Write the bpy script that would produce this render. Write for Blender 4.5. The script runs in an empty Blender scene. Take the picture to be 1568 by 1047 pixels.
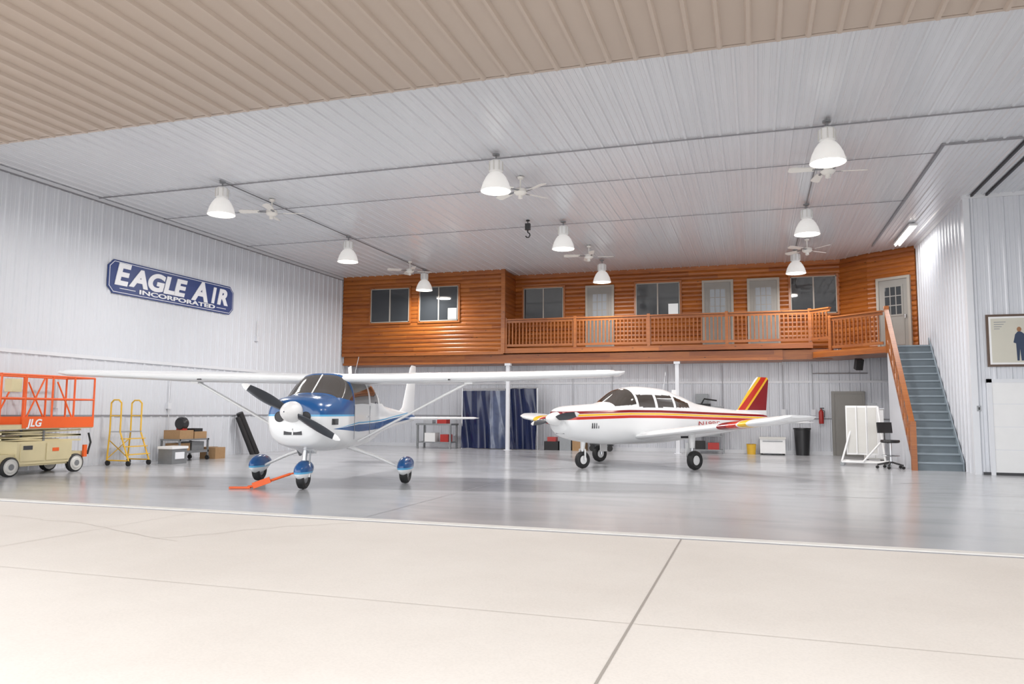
import bpy, bmesh, math, random
from mathutils import Vector, Matrix
random.seed(7)
R=math.radians
scene=bpy.context.scene
scene.view_settings.view_transform='Standard'
scene.view_settings.look='None'
COL=bpy.context.collection

# ------------------------------------------------------------------ materials
def new_mat(name):
    m=bpy.data.materials.new(name); m.use_nodes=True
    nt=m.node_tree; b=nt.nodes['Principled BSDF']
    return m,nt,b
def mat(name,col,rough=.5,metal=0,noise=0,nscale=8,emis=None,estr=0,coat=0,spec=None,alpha=None):
    m,nt,b=new_mat(name)
    b.inputs['Base Color'].default_value=(*col,1)
    b.inputs['Roughness'].default_value=rough
    b.inputs['Metallic'].default_value=metal
    if coat: b.inputs['Coat Weight'].default_value=coat; b.inputs['Coat Roughness'].default_value=.08
    if spec is not None: b.inputs['Specular IOR Level'].default_value=spec
    if emis: b.inputs['Emission Color'].default_value=(*emis,1); b.inputs['Emission Strength'].default_value=estr
    if alpha is not None: b.inputs['Alpha'].default_value=alpha
    if noise>0:
        tc=nt.nodes.new('ShaderNodeTexCoord'); n=nt.nodes.new('ShaderNodeTexNoise'); n.inputs['Scale'].default_value=nscale; n.inputs['Detail'].default_value=5
        nt.links.new(tc.outputs['Object'],n.inputs['Vector'])
        mx=nt.nodes.new('ShaderNodeMix'); mx.data_type='RGBA'
        mx.inputs[6].default_value=(*[max(0,c*(1-noise)) for c in col],1); mx.inputs[7].default_value=(*[min(1,c*(1+noise)) for c in col],1)
        nt.links.new(n.outputs['Fac'],mx.inputs[0]); nt.links.new(mx.outputs[2],b.inputs['Base Color'])
    return m
# livery shader helper: crisp stripes from object-space maths
class G:
    def __init__(s,name,rough=.25):
        s.mat,s.nt,s.b=new_mat(name); s.b.inputs['Roughness'].default_value=rough
        s.b.inputs['Coat Weight'].default_value=.3; s.b.inputs['Coat Roughness'].default_value=.06
        tc=s.nt.nodes.new('ShaderNodeTexCoord'); sp=s.nt.nodes.new('ShaderNodeSeparateXYZ'); s.nt.links.new(tc.outputs['Object'],sp.inputs[0])
        s.x,s.y,s.z=sp.outputs
    def m(s,op,*a):
        n=s.nt.nodes.new('ShaderNodeMath'); n.operation=op
        for i,v in enumerate(a):
            if isinstance(v,(int,float)): n.inputs[i].default_value=v
            else: s.nt.links.new(v,n.inputs[i])
        return n.outputs[0]
    def ramp(s,fac,stops):
        r=s.nt.nodes.new('ShaderNodeValToRGB'); c=r.color_ramp; c.interpolation='CONSTANT'
        c.elements[0].position=stops[0][0]; c.elements[0].color=(*stops[0][1],1)
        c.elements[1].position=stops[1][0]; c.elements[1].color=(*stops[1][1],1)
        for p,col in stops[2:]:
            e=c.elements.new(p); e.color=(*col,1)
        s.nt.links.new(fac,r.inputs[0]); return r.outputs[0]
    def mix(s,f,a,b):
        n=s.nt.nodes.new('ShaderNodeMix'); n.data_type='RGBA'; s.nt.links.new(f,n.inputs[0])
        for i,v in((6,a),(7,b)):
            if isinstance(v,tuple): n.inputs[i].default_value=(*v,1)
            else: s.nt.links.new(v,n.inputs[i])
        return n.outputs[2]
    def out(s,c): s.nt.links.new(c,s.b.inputs['Base Color']); return s.mat
M={}
M['wallmetal']=mat('white_metal_siding',(.65,.67,.715),.38,0,.03,.6)
M['ceilmetal']=mat('white_ceiling_metal',(.66,.675,.71),.22,0,.03,.5)
M['beige']=mat('beige_door_metal',(.44,.365,.31),.45,0,.04,.7)
M['trimwhite']=mat('white_trim',(.7,.715,.75),.4,0,.03,3)
M['white']=mat('white_plastic',(.8,.8,.8),.35,0,.03,6)
M['acwhite']=mat('aircraft_white_paint',(.8,.81,.82),.25,0,.01,3,coat=.3)
M['offwhite']=mat('offwhite_paint',(.62,.61,.58),.45,0,.05,6)
M['doorgrey']=mat('grey_door_paint',(.27,.26,.24),.45,0,.05,4)
M['framegrey']=mat('window_frame_paint',(.36,.33,.29),.45,0,.05,4)
M['dark']=mat('dark_seam',(.05,.05,.055),.6)
M['seam']=mat('grey_seam',(.26,.26,.28),.6)
M['black']=mat('black_rubber',(.015,.015,.016),.55,0,.2,20)
M['blackgloss']=mat('black_plastic',(.02,.02,.022),.3)
M['steel']=mat('steel',(.55,.56,.58),.32,.9,.05,10)
M['greymetal']=mat('grey_metal',(.25,.26,.27),.4,.5,.1,8)
M['glass']=mat('dark_window_glass',(.035,.04,.045),.04,0,spec=.9)
M['glasslite']=mat('door_window_glass',(.30,.33,.36),.05,0,spec=.8)
M['orange']=mat('orange_paint',(.8,.12,.02),.4,0,.06,6)
M['cream']=mat('cream_paint',(.62,.54,.33),.45,0,.08,5)
M['yellow']=mat('yellow_paint',(.75,.45,.04),.4,0,.08,8)
M['red']=mat('red_paint',(.4,.025,.02),.35,0,.08,8)
M['cardboard']=mat('cardboard',(.36,.22,.11),.8,0,.12,10)
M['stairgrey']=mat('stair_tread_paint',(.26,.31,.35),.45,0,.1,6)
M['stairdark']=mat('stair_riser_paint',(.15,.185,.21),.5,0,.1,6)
M['signblue']=mat('sign_blue',(.012,.038,.17),.4,0,.05,4)
M['signwhite']=mat('sign_white',(.8,.81,.84),.4)
M['curtain']=mat('blue_vinyl_curtain',(.003,.010,.055),.24,0,.35,2,coat=.3)
M['curtain2']=mat('translucent_vinyl_curtain',(.06,.08,.15),.15,0,.5,4,coat=.5)
M['lens']=mat('lamp_lens',(1,1,1),.4,emis=(1,.9,.8),estr=10)
M['shade']=mat('lamp_shade_acrylic',(.74,.74,.73),.25,0,.04,10,emis=(1,.95,.9),estr=.3)
M['tube']=mat('fluorescent_tube',(1,1,1),.4,emis=(1,.95,.88),estr=9)
M['paper']=mat('poster_paper',(.6,.58,.5),.5,0,.04,5)
M['frame']=mat('poster_frame_wood',(.09,.05,.03),.4,0,.15,12)
M['navy']=mat('navy_ink',(.03,.05,.1),.6)
M['blade']=mat('propeller_grey',(.05,.055,.065),.3,.3,.1,10)
M['brown']=mat('interior_tan',(.3,.14,.06),.5,0,.2,10)
M['fanwhite']=mat('fan_blade_white',(.78,.76,.72),.4,0,.04,6)
M['scuff']=mat('floor_scuff',(.26,.265,.275),.4,0,.3,6)

def wood(name,c1,c2,course=.15):
    m,nt,b=new_mat(name); N=nt.nodes; Lk=nt.links
    tc=N.new('ShaderNodeTexCoord'); mp=N.new('ShaderNodeMapping'); mp.inputs['Scale'].default_value=(.9,.9,22)
    Lk.new(tc.outputs['Object'],mp.inputs['Vector'])
    n=N.new('ShaderNodeTexNoise'); n.inputs['Scale'].default_value=2.2; n.inputs['Detail'].default_value=6; n.inputs['Distortion'].default_value=.6
    Lk.new(mp.outputs[0],n.inputs['Vector'])
    sx=N.new('ShaderNodeSeparateXYZ'); Lk.new(tc.outputs['Object'],sx.inputs[0])
    dv=N.new('ShaderNodeMath'); dv.operation='DIVIDE'; dv.inputs[1].default_value=course; Lk.new(sx.outputs[2],dv.inputs[0])
    fl=N.new('ShaderNodeMath'); fl.operation='FLOOR'; Lk.new(dv.outputs[0],fl.inputs[0])
    dx=N.new('ShaderNodeMath'); dx.operation='DIVIDE'; dx.inputs[1].default_value=2.6; Lk.new(sx.outputs[0],dx.inputs[0])
    ad=N.new('ShaderNodeMath'); ad.operation='MULTIPLY_ADD'; ad.inputs[1].default_value=.37; Lk.new(fl.outputs[0],ad.inputs[0]); Lk.new(dx.outputs[0],ad.inputs[2])
    fx=N.new('ShaderNodeMath'); fx.operation='FLOOR'; Lk.new(ad.outputs[0],fx.inputs[0])
    cb=N.new('ShaderNodeCombineXYZ'); Lk.new(fl.outputs[0],cb.inputs[0]); Lk.new(fx.outputs[0],cb.inputs[1])
    wn=N.new('ShaderNodeTexWhiteNoise'); wn.noise_dimensions='3D'; Lk.new(cb.outputs[0],wn.inputs['Vector'])
    mx=N.new('ShaderNodeMath'); mx.operation='MULTIPLY_ADD'; mx.inputs[1].default_value=.35; Lk.new(wn.outputs['Value'],mx.inputs[0])
    ms=N.new('ShaderNodeMath'); ms.operation='MULTIPLY_ADD'; ms.inputs[1].default_value=1.1; ms.inputs[2].default_value=-.22; Lk.new(n.outputs['Fac'],ms.inputs[0]); Lk.new(ms.outputs[0],mx.inputs[2])
    cr=N.new('ShaderNodeValToRGB'); cr.color_ramp.elements[0].color=(*c1,1); cr.color_ramp.elements[1].color=(*c2,1)
    cr.color_ramp.elements[0].position=.15; cr.color_ramp.elements[1].position=.85
    Lk.new(mx.outputs[0],cr.inputs[0])
    kp=N.new('ShaderNodeMapping'); kp.inputs['Scale'].default_value=(1.6,1.6,4); Lk.new(tc.outputs['Object'],kp.inputs['Vector'])
    vo=N.new('ShaderNodeTexVoronoi'); vo.inputs['Scale'].default_value=1.6; Lk.new(kp.outputs[0],vo.inputs['Vector'])
    kr=N.new('ShaderNodeValToRGB'); kr.color_ramp.elements[0].position=.05; kr.color_ramp.elements[0].color=(.25,.25,.25,1); kr.color_ramp.elements[1].position=.11; kr.color_ramp.elements[1].color=(1,1,1,1)
    Lk.new(vo.outputs['Distance'],kr.inputs[0])
    mm=N.new('ShaderNodeMix'); mm.data_type='RGBA'; mm.blend_type='MULTIPLY'; mm.inputs[0].default_value=1
    Lk.new(cr.outputs[0],mm.inputs[6]); Lk.new(kr.outputs[0],mm.inputs[7]); Lk.new(mm.outputs[2],b.inputs['Base Color'])
    b.inputs['Roughness'].default_value=.35
    return m
M['wood']=wood('cedar_log_siding',(.20,.047,.008),(.43,.135,.021))
M['woodrail']=wood('cedar_rail',(.22,.058,.012),(.42,.14,.03),.6)

def floor_mat():
    m,nt,b=new_mat('grey_epoxy_floor'); N=nt.nodes; Lk=nt.links
    tc=N.new('ShaderNodeTexCoord')
    n=N.new('ShaderNodeTexNoise'); n.inputs['Scale'].default_value=.25; n.inputs['Detail'].default_value=5; n.inputs['Roughness'].default_value=.5; Lk.new(tc.outputs['Object'],n.inputs['Vector'])
    mp=N.new('ShaderNodeMapping'); mp.inputs['Scale'].default_value=(.5,1.6,1); mp.inputs['Rotation'].default_value=(0,0,.5); Lk.new(tc.outputs['Object'],mp.inputs['Vector'])
    n2=N.new('ShaderNodeTexNoise'); n2.inputs['Scale'].default_value=1.0; n2.inputs['Detail'].default_value=6; n2.inputs['Distortion'].default_value=.8; Lk.new(mp.outputs[0],n2.inputs['Vector'])
    cr=N.new('ShaderNodeValToRGB'); cr.color_ramp.elements[0].position=.3; cr.color_ramp.elements[1].position=.7
    cr.color_ramp.elements[0].color=(.43,.44,.455,1); cr.color_ramp.elements[1].color=(.49,.50,.52,1); Lk.new(n.outputs['Fac'],cr.inputs[0])
    c2=N.new('ShaderNodeValToRGB'); c2.color_ramp.elements[0].position=.3; c2.color_ramp.elements[1].position=.52
    c2.color_ramp.elements[0].color=(.88,.88,.88,1); c2.color_ramp.elements[1].color=(1,1,1,1); Lk.new(n2.outputs['Fac'],c2.inputs[0])
    mm=N.new('ShaderNodeMix'); mm.data_type='RGBA'; mm.blend_type='MULTIPLY'; mm.inputs[0].default_value=1
    Lk.new(cr.outputs[0],mm.inputs[6]); Lk.new(c2.outputs[0],mm.inputs[7]); Lk.new(mm.outputs[2],b.inputs['Base Color'])
    rr=N.new('ShaderNodeMapRange'); rr.inputs[3].default_value=.14; rr.inputs[4].default_value=.24; Lk.new(n2.outputs['Fac'],rr.inputs[0]); Lk.new(rr.outputs[0],b.inputs['Roughness'])
    return m
M['floor']=floor_mat()
def apron_mat():
    m,nt,b=new_mat('pale_concrete_apron'); N=nt.nodes; Lk=nt.links
    tc=N.new('ShaderNodeTexCoord')
    n=N.new('ShaderNodeTexNoise'); n.inputs['Scale'].default_value=.4; n.inputs['Detail'].default_value=9; n.inputs['Roughness'].default_value=.6; Lk.new(tc.outputs['Object'],n.inputs['Vector'])
    cr=N.new('ShaderNodeValToRGB'); cr.color_ramp.elements[0].position=.3; cr.color_ramp.elements[1].position=.7
    cr.color_ramp.elements[0].color=(.62,.575,.53,1); cr.color_ramp.elements[1].color=(.71,.67,.625,1); Lk.new(n.outputs['Fac'],cr.inputs[0])
    n2=N.new('ShaderNodeTexNoise'); n2.inputs['Scale'].default_value=60; n2.inputs['Detail'].default_value=4; Lk.new(tc.outputs['Object'],n2.inputs['Vector'])
    c2=N.new('ShaderNodeValToRGB'); c2.color_ramp.elements[0].position=.3; c2.color_ramp.elements[1].position=.6
    c2.color_ramp.elements[0].color=(.94,.94,.94,1); c2.color_ramp.elements[1].color=(1,1,1,1); Lk.new(n2.outputs['Fac'],c2.inputs[0])
    mm=N.new('ShaderNodeMix'); mm.data_type='RGBA'; mm.blend_type='MULTIPLY'; mm.inputs[0].default_value=1
    Lk.new(cr.outputs[0],mm.inputs[6]); Lk.new(c2.outputs[0],mm.inputs[7]); Lk.new(mm.outputs[2],b.inputs['Base Color'])
    b.inputs['Roughness'].default_value=.75
    return m
M['apron']=apron_mat()

# ------------------------------------------------------------------ builder
class B:
    def __init__(s,name):
        s.name=name; s.v=[]; s.f=[]; s.mi=[]; s.mats=[]; s.T=Matrix.Identity(4)
    def m(s,k):
        k=M[k] if isinstance(k,str) else k
        if k not in s.mats: s.mats.append(k)
        return s.mats.index(k)
    def add(s,vs,fs,mt):
        o=len(s.v); i=s.m(mt)
        s.v+= [tuple(s.T@Vector(p)) for p in vs]
        s.f+= [tuple(a+o for a in f) for f in fs]; s.mi+=[i]*len(fs)
    def box(s,c,d,mt,rot=None):
        hx,hy,hz=d[0]/2,d[1]/2,d[2]/2
        P=[Vector((x,y,z)) for x in(-hx,hx) for y in(-hy,hy) for z in(-hz,hz)]
        if rot: 
            E=Matrix.Rotation(rot[2],4,'Z')@Matrix.Rotation(rot[1],4,'Y')@Matrix.Rotation(rot[0],4,'X'); P=[E@p for p in P]
        P=[p+Vector(c) for p in P]
        s.add(P,[(0,1,3,2),(4,6,7,5),(0,4,5,1),(2,3,7,6),(0,2,6,4),(1,5,7,3)],mt)
    def bb(s,x0,x1,y0,y1,z0,z1,mt): s.box(((x0+x1)/2,(y0+y1)/2,(z0+z1)/2),(abs(x1-x0),abs(y1-y0),abs(z1-z0)),mt)
    def tube(s,path,r,mt,n=10,r2=None,flat=1,cap=True):
        path=[Vector(p) for p in path]; k=len(path); rings=[]
        prev=None
        for i,p in enumerate(path):
            t=(path[min(i+1,k-1)]-path[max(i-1,0)]).normalized()
            if prev is None:
                a=Vector((0,0,1)) if abs(t.z)<.9 else Vector((1,0,0))
                u=t.cross(a).normalized()
            else:
                u=(prev-t*prev.dot(t)).normalized()
            prev=u; w=t.cross(u)
            rr=r if r2 is None else r+(r2-r)*i/(k-1)
            rings.append([p+u*rr*math.cos(2*math.pi*j/n)+w*rr*flat*math.sin(2*math.pi*j/n) for j in range(n)])
        s.loft(rings,mt,cap)
    def loft(s,rings,mt,cap=True,closed=True):
        n=len(rings[0]); vs=[p for r in rings for p in r]; fs=[]
        for i in range(len(rings)-1):
            for j in range(n if closed else n-1):
                a=i*n+j; b=i*n+(j+1)%n; fs.append((a,b,b+n,a+n))
        if cap: fs.append(tuple(range(n))[::-1]); fs.append(tuple(range((len(rings)-1)*n,len(rings)*n)))
        s.add(vs,fs,mt)
    def lathe(s,prof,mt,c=(0,0,0),axis='Z',n=24,cap=False):
        rings=[]
        for r,h in prof:
            rg=[]
            for j in range(n):
                a=2*math.pi*j/n; x,y=r*math.cos(a),r*math.sin(a)
                if axis=='Z': p=(x,y,h)
                elif axis=='X': p=(h,x,y)
                else: p=(x,h,y)
                rg.append(Vector(p)+Vector(c))
            rings.append(rg)
        s.loft(rings,mt,cap)
    def poly(s,pts,off,mt):
        n=len(pts); o=Vector(off); vs=[Vector(p) for p in pts]+[Vector(p)+o for p in pts]
        fs=[tuple(range(n))[::-1],tuple(range(n,2*n))]+[(i,(i+1)%n,(i+1)%n+n,i+n) for i in range(n)]
        s.add(vs,fs,mt)
    def done(s,parent=None,smooth=30,loc=None,rotz=0):
        me=bpy.data.meshes.new(s.name); me.from_pydata(s.v,[],s.f)
        for m_ in s.mats: me.materials.append(m_)
        me.polygons.foreach_set('material_index',s.mi)
        me.validate(); me.update()
        bm=bmesh.new(); bm.from_mesh(me); bmesh.ops.recalc_face_normals(bm,faces=bm.faces); bm.to_mesh(me); bm.free()
        if smooth: 
            me.polygons.foreach_set('use_smooth',[True]*len(me.polygons)); me.set_sharp_from_angle(angle=R(smooth))
        o=bpy.data.objects.new(s.name,me); COL.objects.link(o)
        if loc: o.location=loc
        o.rotation_euler[2]=rotz
        if parent: o.parent=parent
        return o
def empty(name,loc=(0,0,0),rotz=0):
    e=bpy.data.objects.new(name,None); COL.objects.link(e); e.location=loc; e.rotation_euler[2]=rotz; e.empty_display_size=.3; return e

# ------------------------------------------------------------------ shell constants
XL,XR=-14.68,10.5
YD,YF,YB=8.33,25.09,26.42
ZC,ZH=6.29,5.31
XS,YS=4.62,19.31

def ribbed(name,p0,u,v,nrm,W,H,mt,pitch=.305,hh=.024,bw=.075,tw=.035,minor=True,thick=.03):
    p0,u,v,nrm=Vector(p0),Vector(u),Vector(v),Vector(nrm)
    prof=[(0,0)]
    k=int(W/pitch)+1
    for i in range(k):
        c=(i+.5)*pitch
        if c+bw/2>W: break
        prof+=[(c-bw/2,0),(c-tw/2,hh),(c+tw/2,hh),(c+bw/2,0)]
        if minor:
            for q in(pitch*.33,pitch*.67):
                cc=c+q
                if cc+.02<W and c+pitch-bw/2<W: prof+=[(cc-.014,0),(cc-.007,.006),(cc+.007,.006),(cc+.014,0)]
    prof=[p for p in prof if p[0]<=W]+[(W,0)]
    vs=[];fs=[]
    for s_,h_ in prof:
        vs.append(p0+u*s_+nrm*h_); vs.append(p0+u*s_+nrm*h_+v*H)
    for i in range(len(prof)-1): fs.append((2*i,2*i+2,2*i+3,2*i+1))
    b=B(name); b.add(vs,fs,mt)
    q=[p0-nrm*.002,p0+u*W-nrm*.002,p0+u*W+v*H-nrm*.002,p0+v*H-nrm*.002]
    b.poly(q,-nrm*thick,mt)
    return b
X_=Vector((1,0,0));Y_=Vector((0,1,0));Z_=Vector((0,0,1))

# floor & apron
def ribbon(bd,pts,w,z,mt):
    for a,c in zip(pts[:-1],pts[1:]):
        a=Vector((*a,z));c=Vector((*c,z));t=(c-a).normalized();nn=Vector((-t.y,t.x,0))*w/2
        bd.add([a-nn,a+nn,c+nn,c-nn],[(0,1,2,3)],mt)
b=B('floor'); b.bb(XL-.3,XR+.3,YD+.12,YB+.3,-.2,0,'floor')
ribbon(b,[(-5.6,16.35),(-4.9,16.9),(-4.35,17.5)],.06,.001,'scuff'); ribbon(b,[(-5.2,16.2),(-4.7,16.6)],.04,.001,'scuff')
ribbon(b,[(XL,14.3),(XR,14.3)],.01,.001,'scuff'); ribbon(b,[(-4.6,YD+.2),(-4.6,YB)],.01,.001,'scuff')
for pts in ([(-3.4,12.3),(-2.2,12.7)],[(.6,13.4),(1.5,13.2),(2.0,13.3)],[(-9.6,10.8),(-9.0,11.0)],[(2.6,16.2),(3.1,16.5)]): ribbon(b,pts,.03,.001,'scuff')
b.done(smooth=0)
b=B('ground_apron'); b.bb(-60,60,-45,YD-.02,-.25,-.012,'apron'); b.done(smooth=0)
b=B('trim_door_threshold'); b.bb(XL-.3,XR+.3,YD-.02,YD+.12,-.2,.004,mat('threshold_concrete',(.66,.64,.61),.7,0,.1,5)); b.bb(XL-.3,XR+.3,YD-.055,YD-.02,-.02,-.008,'seam'); b.done(smooth=0)
jm=mat('joint_dark',(.32,.29,.26),.8)
jm2=mat('joint_faint',(.52,.48,.44),.8)
b=B('trim_apron_joints')
ribbon(b,[(-.767,-10),(-.767,8.27)],.015,-.009,jm)
for x in(-6.9,5.4,-13): ribbon(b,[(x,-10),(x,8.27)],.007,-.009,jm2)
ribbon(b,[(-30,4.9),(30,4.9)],.005,-.0092,jm2)
def crack(a,c,w=.010,n=26,amp=.05,mt=jm2):
    a=Vector(a);c=Vector(c);d=c-a;nn=Vector((-d.y,d.x)).normalized();o=0;P=[]
    for i in range(n+1):
        o+=random.uniform(-amp,amp); o*=.9; P.append(tuple(a+d*i/n+nn*o))
    ribbon(b,P,w,-.0088,mt)
crack((2.9,7.7),(3.25,5.6),.014); crack((3.25,5.6),(2.75,3.7),.014); crack((3.25,5.6),(5.2,4.6),.014); crack((-6,6.4),(-4.6,8.2),.008); crack((-9,7.2),(-5.5,6.6),.007)
b.done(smooth=0)

# walls
ribbed('wall_left',(XL,YD,0),Y_,Z_,X_,YB-YD,ZC,'wallmetal').done(smooth=0)
ribbed('wall_back',(XL,YB,0),X_,Z_,-Y_,19.4,ZC,'wallmetal').done(smooth=0)
ribbed('ceiling',(XL,YD,ZC),X_,Y_,-Z_,XR-XL,YB-YD,'ceilmetal',hh=.024,bw=.07).done(smooth=0)
ribbed('wall_office_front',(XS,YS,0),X_,Z_,-Y_,XR-XS,ZC,'wallmetal').done(smooth=0)
ribbed('wall_office_side',(XS,YS,0),Y_,Z_,-X_,YB-YS,ZC,'wallmetal').done(smooth=0)
ribbed('wall_right',(XR,YD,0),Y_,Z_,-X_,YS-YD,ZC,'wallmetal').done(smooth=0)
ribbed('wall_front_header',(XL,YD+.035,ZH+.01),X_,Z_,-Y_,XR-XL,ZC-ZH+.4,'beige',thick=.05).done(smooth=0)
b=B('wall_front_jambs'); b.bb(XL-6,XL-.05,YD,YD+.3,0,ZC+.4,'beige'); b.bb(XR+.05,XR+6,YD,YD+.3,0,ZC+.4,'beige'); b.done(smooth=0)
b=B('roof'); b.bb(XL-.5,XR+.5,YD+.1,YB+.5,ZC+.4,ZC+.5,'beige'); b.done(smooth=0)
b=ribbed('open_hangar_door',(XL-.1,1.6,ZH),X_,Y_,-Z_,XR-XL+.2,YD-1.6,'beige',hh=.038,bw=.07,tw=.035,minor=False,thick=.2)
b.done(smooth=0)
b=B('trim_wall_left'); b.bb(XL,XL+.05,YD,YB,2.46,2.54,'trimwhite'); b.bb(XL,XL+.035,YD,YB,1.14,1.17,'seam'); b.bb(XL,XL+.04,YD,YB,ZC-.1,ZC-.02,'trimwhite'); b.bb(XL,XL+.045,YD,YB,ZC-.125,ZC-.1,'seam')
for y,z in((19.9,3.5),(12.9,1.4),(16.3,1.4),(21.5,1.4)):
    b.bb(XL,XL+.08,y,y+.12,z-.08,z+.08,'trimwhite'); b.tube([(XL+.04,y+.06,z+.08),(XL+.04,y+.06,z+.55)],.012,'steel',6)
b.tube([(XL+.05,16.36,0.1),(XL+.05,16.36,2.3)],.014,'steel',6)
b.done()
b=B('trim_wall_back'); b.bb(XL,XS,YB-.05,YB,2.3,2.37,'trimwhite'); b.bb(XL,XS,YB-.04,YB,1.14,1.17,'seam'); b.bb(XL,XS,YB-.05,YB,0,.12,'trimwhite')
for x in(-6.2,-4.8,-2.9,-1.1,.8,1.7): b.bb(x,x+.14,YB-.09,YB,1.25,1.45,'trimwhite'); b.tube([(x+.07,YB-.06,1.45),(x+.07,YB-.06,2.9)],.014,'steel',6)
b.bb(-1.9,-1.5,YB-.14,YB,1.4,1.95,'greymetal')
b.tube([(1.77,YB-.06,2.6),(3.4,YB-.06,2.6)],.02,'steel',6)
b.done()
b=B('trim_office_corner'); b.bb(XS-.03,XS+.1,YS-.035,YS+.1,0,ZC,'trimwhite'); b.bb(XS,XR,YS-.05,YS,ZC-.09,ZC,'trimwhite'); b.bb(XS-.05,XS,YS,YB,ZC-.09,ZC,'trimwhite')
b.bb(XS+.13,XR,YS-.06,YS,0,.06,'dark'); b.done()
b=B('trim_ceiling')
b.bb(XL,XR,13.8-.01,13.8+.01,ZC-.045,ZC-.02,'seam')
for y in(15.87,19.3): b.bb(XL,3.4,y-.006,y+.006,ZC-.034,ZC-.02,'seam')
for x in(-10.93,1.25): b.tube([(x,13.4,ZC-.05),(x,24.6,ZC-.05)],.014,'greymetal',8)
b.bb(3.385,3.415,15.4,24.4,ZC-.05,ZC-.01,'seam'); b.bb(3.38,XR,15.385,15.415,ZC-.05,ZC-.01,'seam')
for x in(4.75,5.05): b.bb(x,x+.04,13.0,YS,ZC-.06,ZC-.01,'dark')
b.done()

# ------------------------------------------------------------------ wooden mezzanine
def siding(b,p0,p1,z0,z1,course=.15,bul=.03,mt='wood'):
    p0=Vector((*p0,0));p1=Vector((*p1,0)); t=(p1-p0).normalized(); nn=Vector((t.y,-t.x,0))
    prof=[]; z=z1
    while z>z0+.01:
        zb=max(z0,z-course)
        for k in range(7):
            q=k/6; prof.append((z-(z-zb)*q, bul*math.sin(math.pi*q)**.6))
        z=zb
    vs=[];fs=[]
    for z,o in prof:
        vs+= [p0+nn*o+Z_*z,p1+nn*o+Z_*z]
    for i in range(len(prof)-1): fs.append((2*i,2*i+1,2*i+3,2*i+2))
    b.add(vs,fs,mt)
    q=[p0+Z_*z0,p1+Z_*z0,p1+Z_*z1,p0+Z_*z1]; b.poly([p-nn*.001 for p in q],-nn*.1,mt)
XJ=-8.3
b=B('wall_mezzanine_log')
siding(b,(XL+.03,YF),(XJ,YF),3.33,ZC)
siding(b,(XJ,YF),(XJ,YB-.04),3.33,ZC)
siding(b,(XJ,YB-.04),(2.69,YB-.04),3.4,ZC)
siding(b,(2.69,YB-.04),(3.4,25.6),3.1,ZC)
siding(b,(3.4,25.6),(XS-.03,24.75),3.1,ZC)
b.done(smooth=50)
b=B('trim_mezzanine')
b.bb(XL+.05,XJ+.04,YF-.05,YF,ZC-.1,ZC,'woodrail'); b.bb(XJ-.09,XJ+.05,YF-.06,YF+.04,3.33,ZC,'woodrail')
b.bb(XJ,2.7,YB-.1,YB-.02,ZC-.1,ZC,'woodrail'); b.bb(XL+.05,XJ,YF-.05,YF+.02,3.3,3.4,'woodrail')
b.done()
b=B('mezzanine_deck')
DZ=3.5
b.bb(XL+.05,.85,YF+.12,YB-.03,2.98,3.3,'wood')
b.bb(XJ-.2,1.73,YF-.02,YB-.05,3.33,DZ,'wood')
b.bb(XL+.05,.85,YF+.05,YF+.13,2.98,3.06,'woodrail')
L0=[(1.73,25.07),(2.15,24.55),(3.5,23.32),(4.56,23.32),(4.56,24.7),(3.4,25.55),(2.66,26.35),(1.73,26.35)]
b.poly([(x,y,3.02) for x,y in L0],(0,0,.18),'wood')
b.bb(.85,2.3,25.3,26.35,3.0,3.3,'wood')
b.done()

def railing(b,p0,p1,zb,h=1.02,post0=True,post1=True,pitch=.125,pp=2.6):
    p0=Vector((*p0,zb));p1=Vector((*p1,zb));d=p1-p0;Ln=d.length;t=d.normalized();ang=math.atan2(t.y,t.x)
    mid=(p0+p1)/2
    b.box(mid+Z_*(h-.02),(Ln,.12,.04),'woodrail',(0,0,ang)); b.box(mid+Z_*(h-.09),(Ln,.04,.08),'woodrail',(0,0,ang)); b.box(mid+Z_*.1,(Ln,.04,.08),'woodrail',(0,0,ang))
    n=int(Ln/pitch)
    for i in range(1,n): b.box(p0+t*Ln*i/n+Z_*(h/2),(.036,.036,h-.12),'woodrail',(0,0,ang))
    k=max(1,round(Ln/pp))
    for i in range(k+1):
        if (i==0 and not post0) or (i==k and not post1): continue
        b.box(p0+t*Ln*i/k+Z_*(h/2+.02),(.1,.1,h+.04),'woodrail',(0,0,ang))
b=B('balcony_railing')
railing(b,(XJ+.06,YF+.04),(1.66,YF+.04),DZ)
railing(b,(1.66,YF+.04),(2.2,24.58),DZ,1.02,False,False)
railing(b,(2.2,24.6),(3.46,23.42),3.2,1.02,True,False)
b.done(smooth=0)

# staircase
b=B('staircase')
n=16; y0,y1=20.2,23.3; zt=3.2
for i in range(n):
    ya=y0+(y1-y0)*i/n; z=zt*(i+1)/n
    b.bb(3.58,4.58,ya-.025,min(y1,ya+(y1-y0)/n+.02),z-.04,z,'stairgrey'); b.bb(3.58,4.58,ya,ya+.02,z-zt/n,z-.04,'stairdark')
def slant(x0,x1,off0,off1,mt):
    b.poly([(x0,y0-.05,off0),(x0,y1,zt+off0),(x0,y1,zt+off1),(x0,y0-.05,off1)],(x1-x0,0,0),mt)
slant(3.52,3.58,0,.26,'woodrail')
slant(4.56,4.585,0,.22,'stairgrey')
b.poly([(3.53,y0+.1,0),(3.53,y1,0),(3.53,y1,zt-.05),(3.53,y0+.1,.1)],(.03,0,0),'wallmetal')
slant(3.5,3.56,.98,1.08,'woodrail'); slant(3.47,3.59,1.08,1.12,'woodrail')
b.bb(3.48,3.6,y0-.12,y0,0,1.15,'woodrail'); b.bb(3.5,3.6,y1-.1,y1,zt-.2,zt+1.12,'woodrail')
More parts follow.
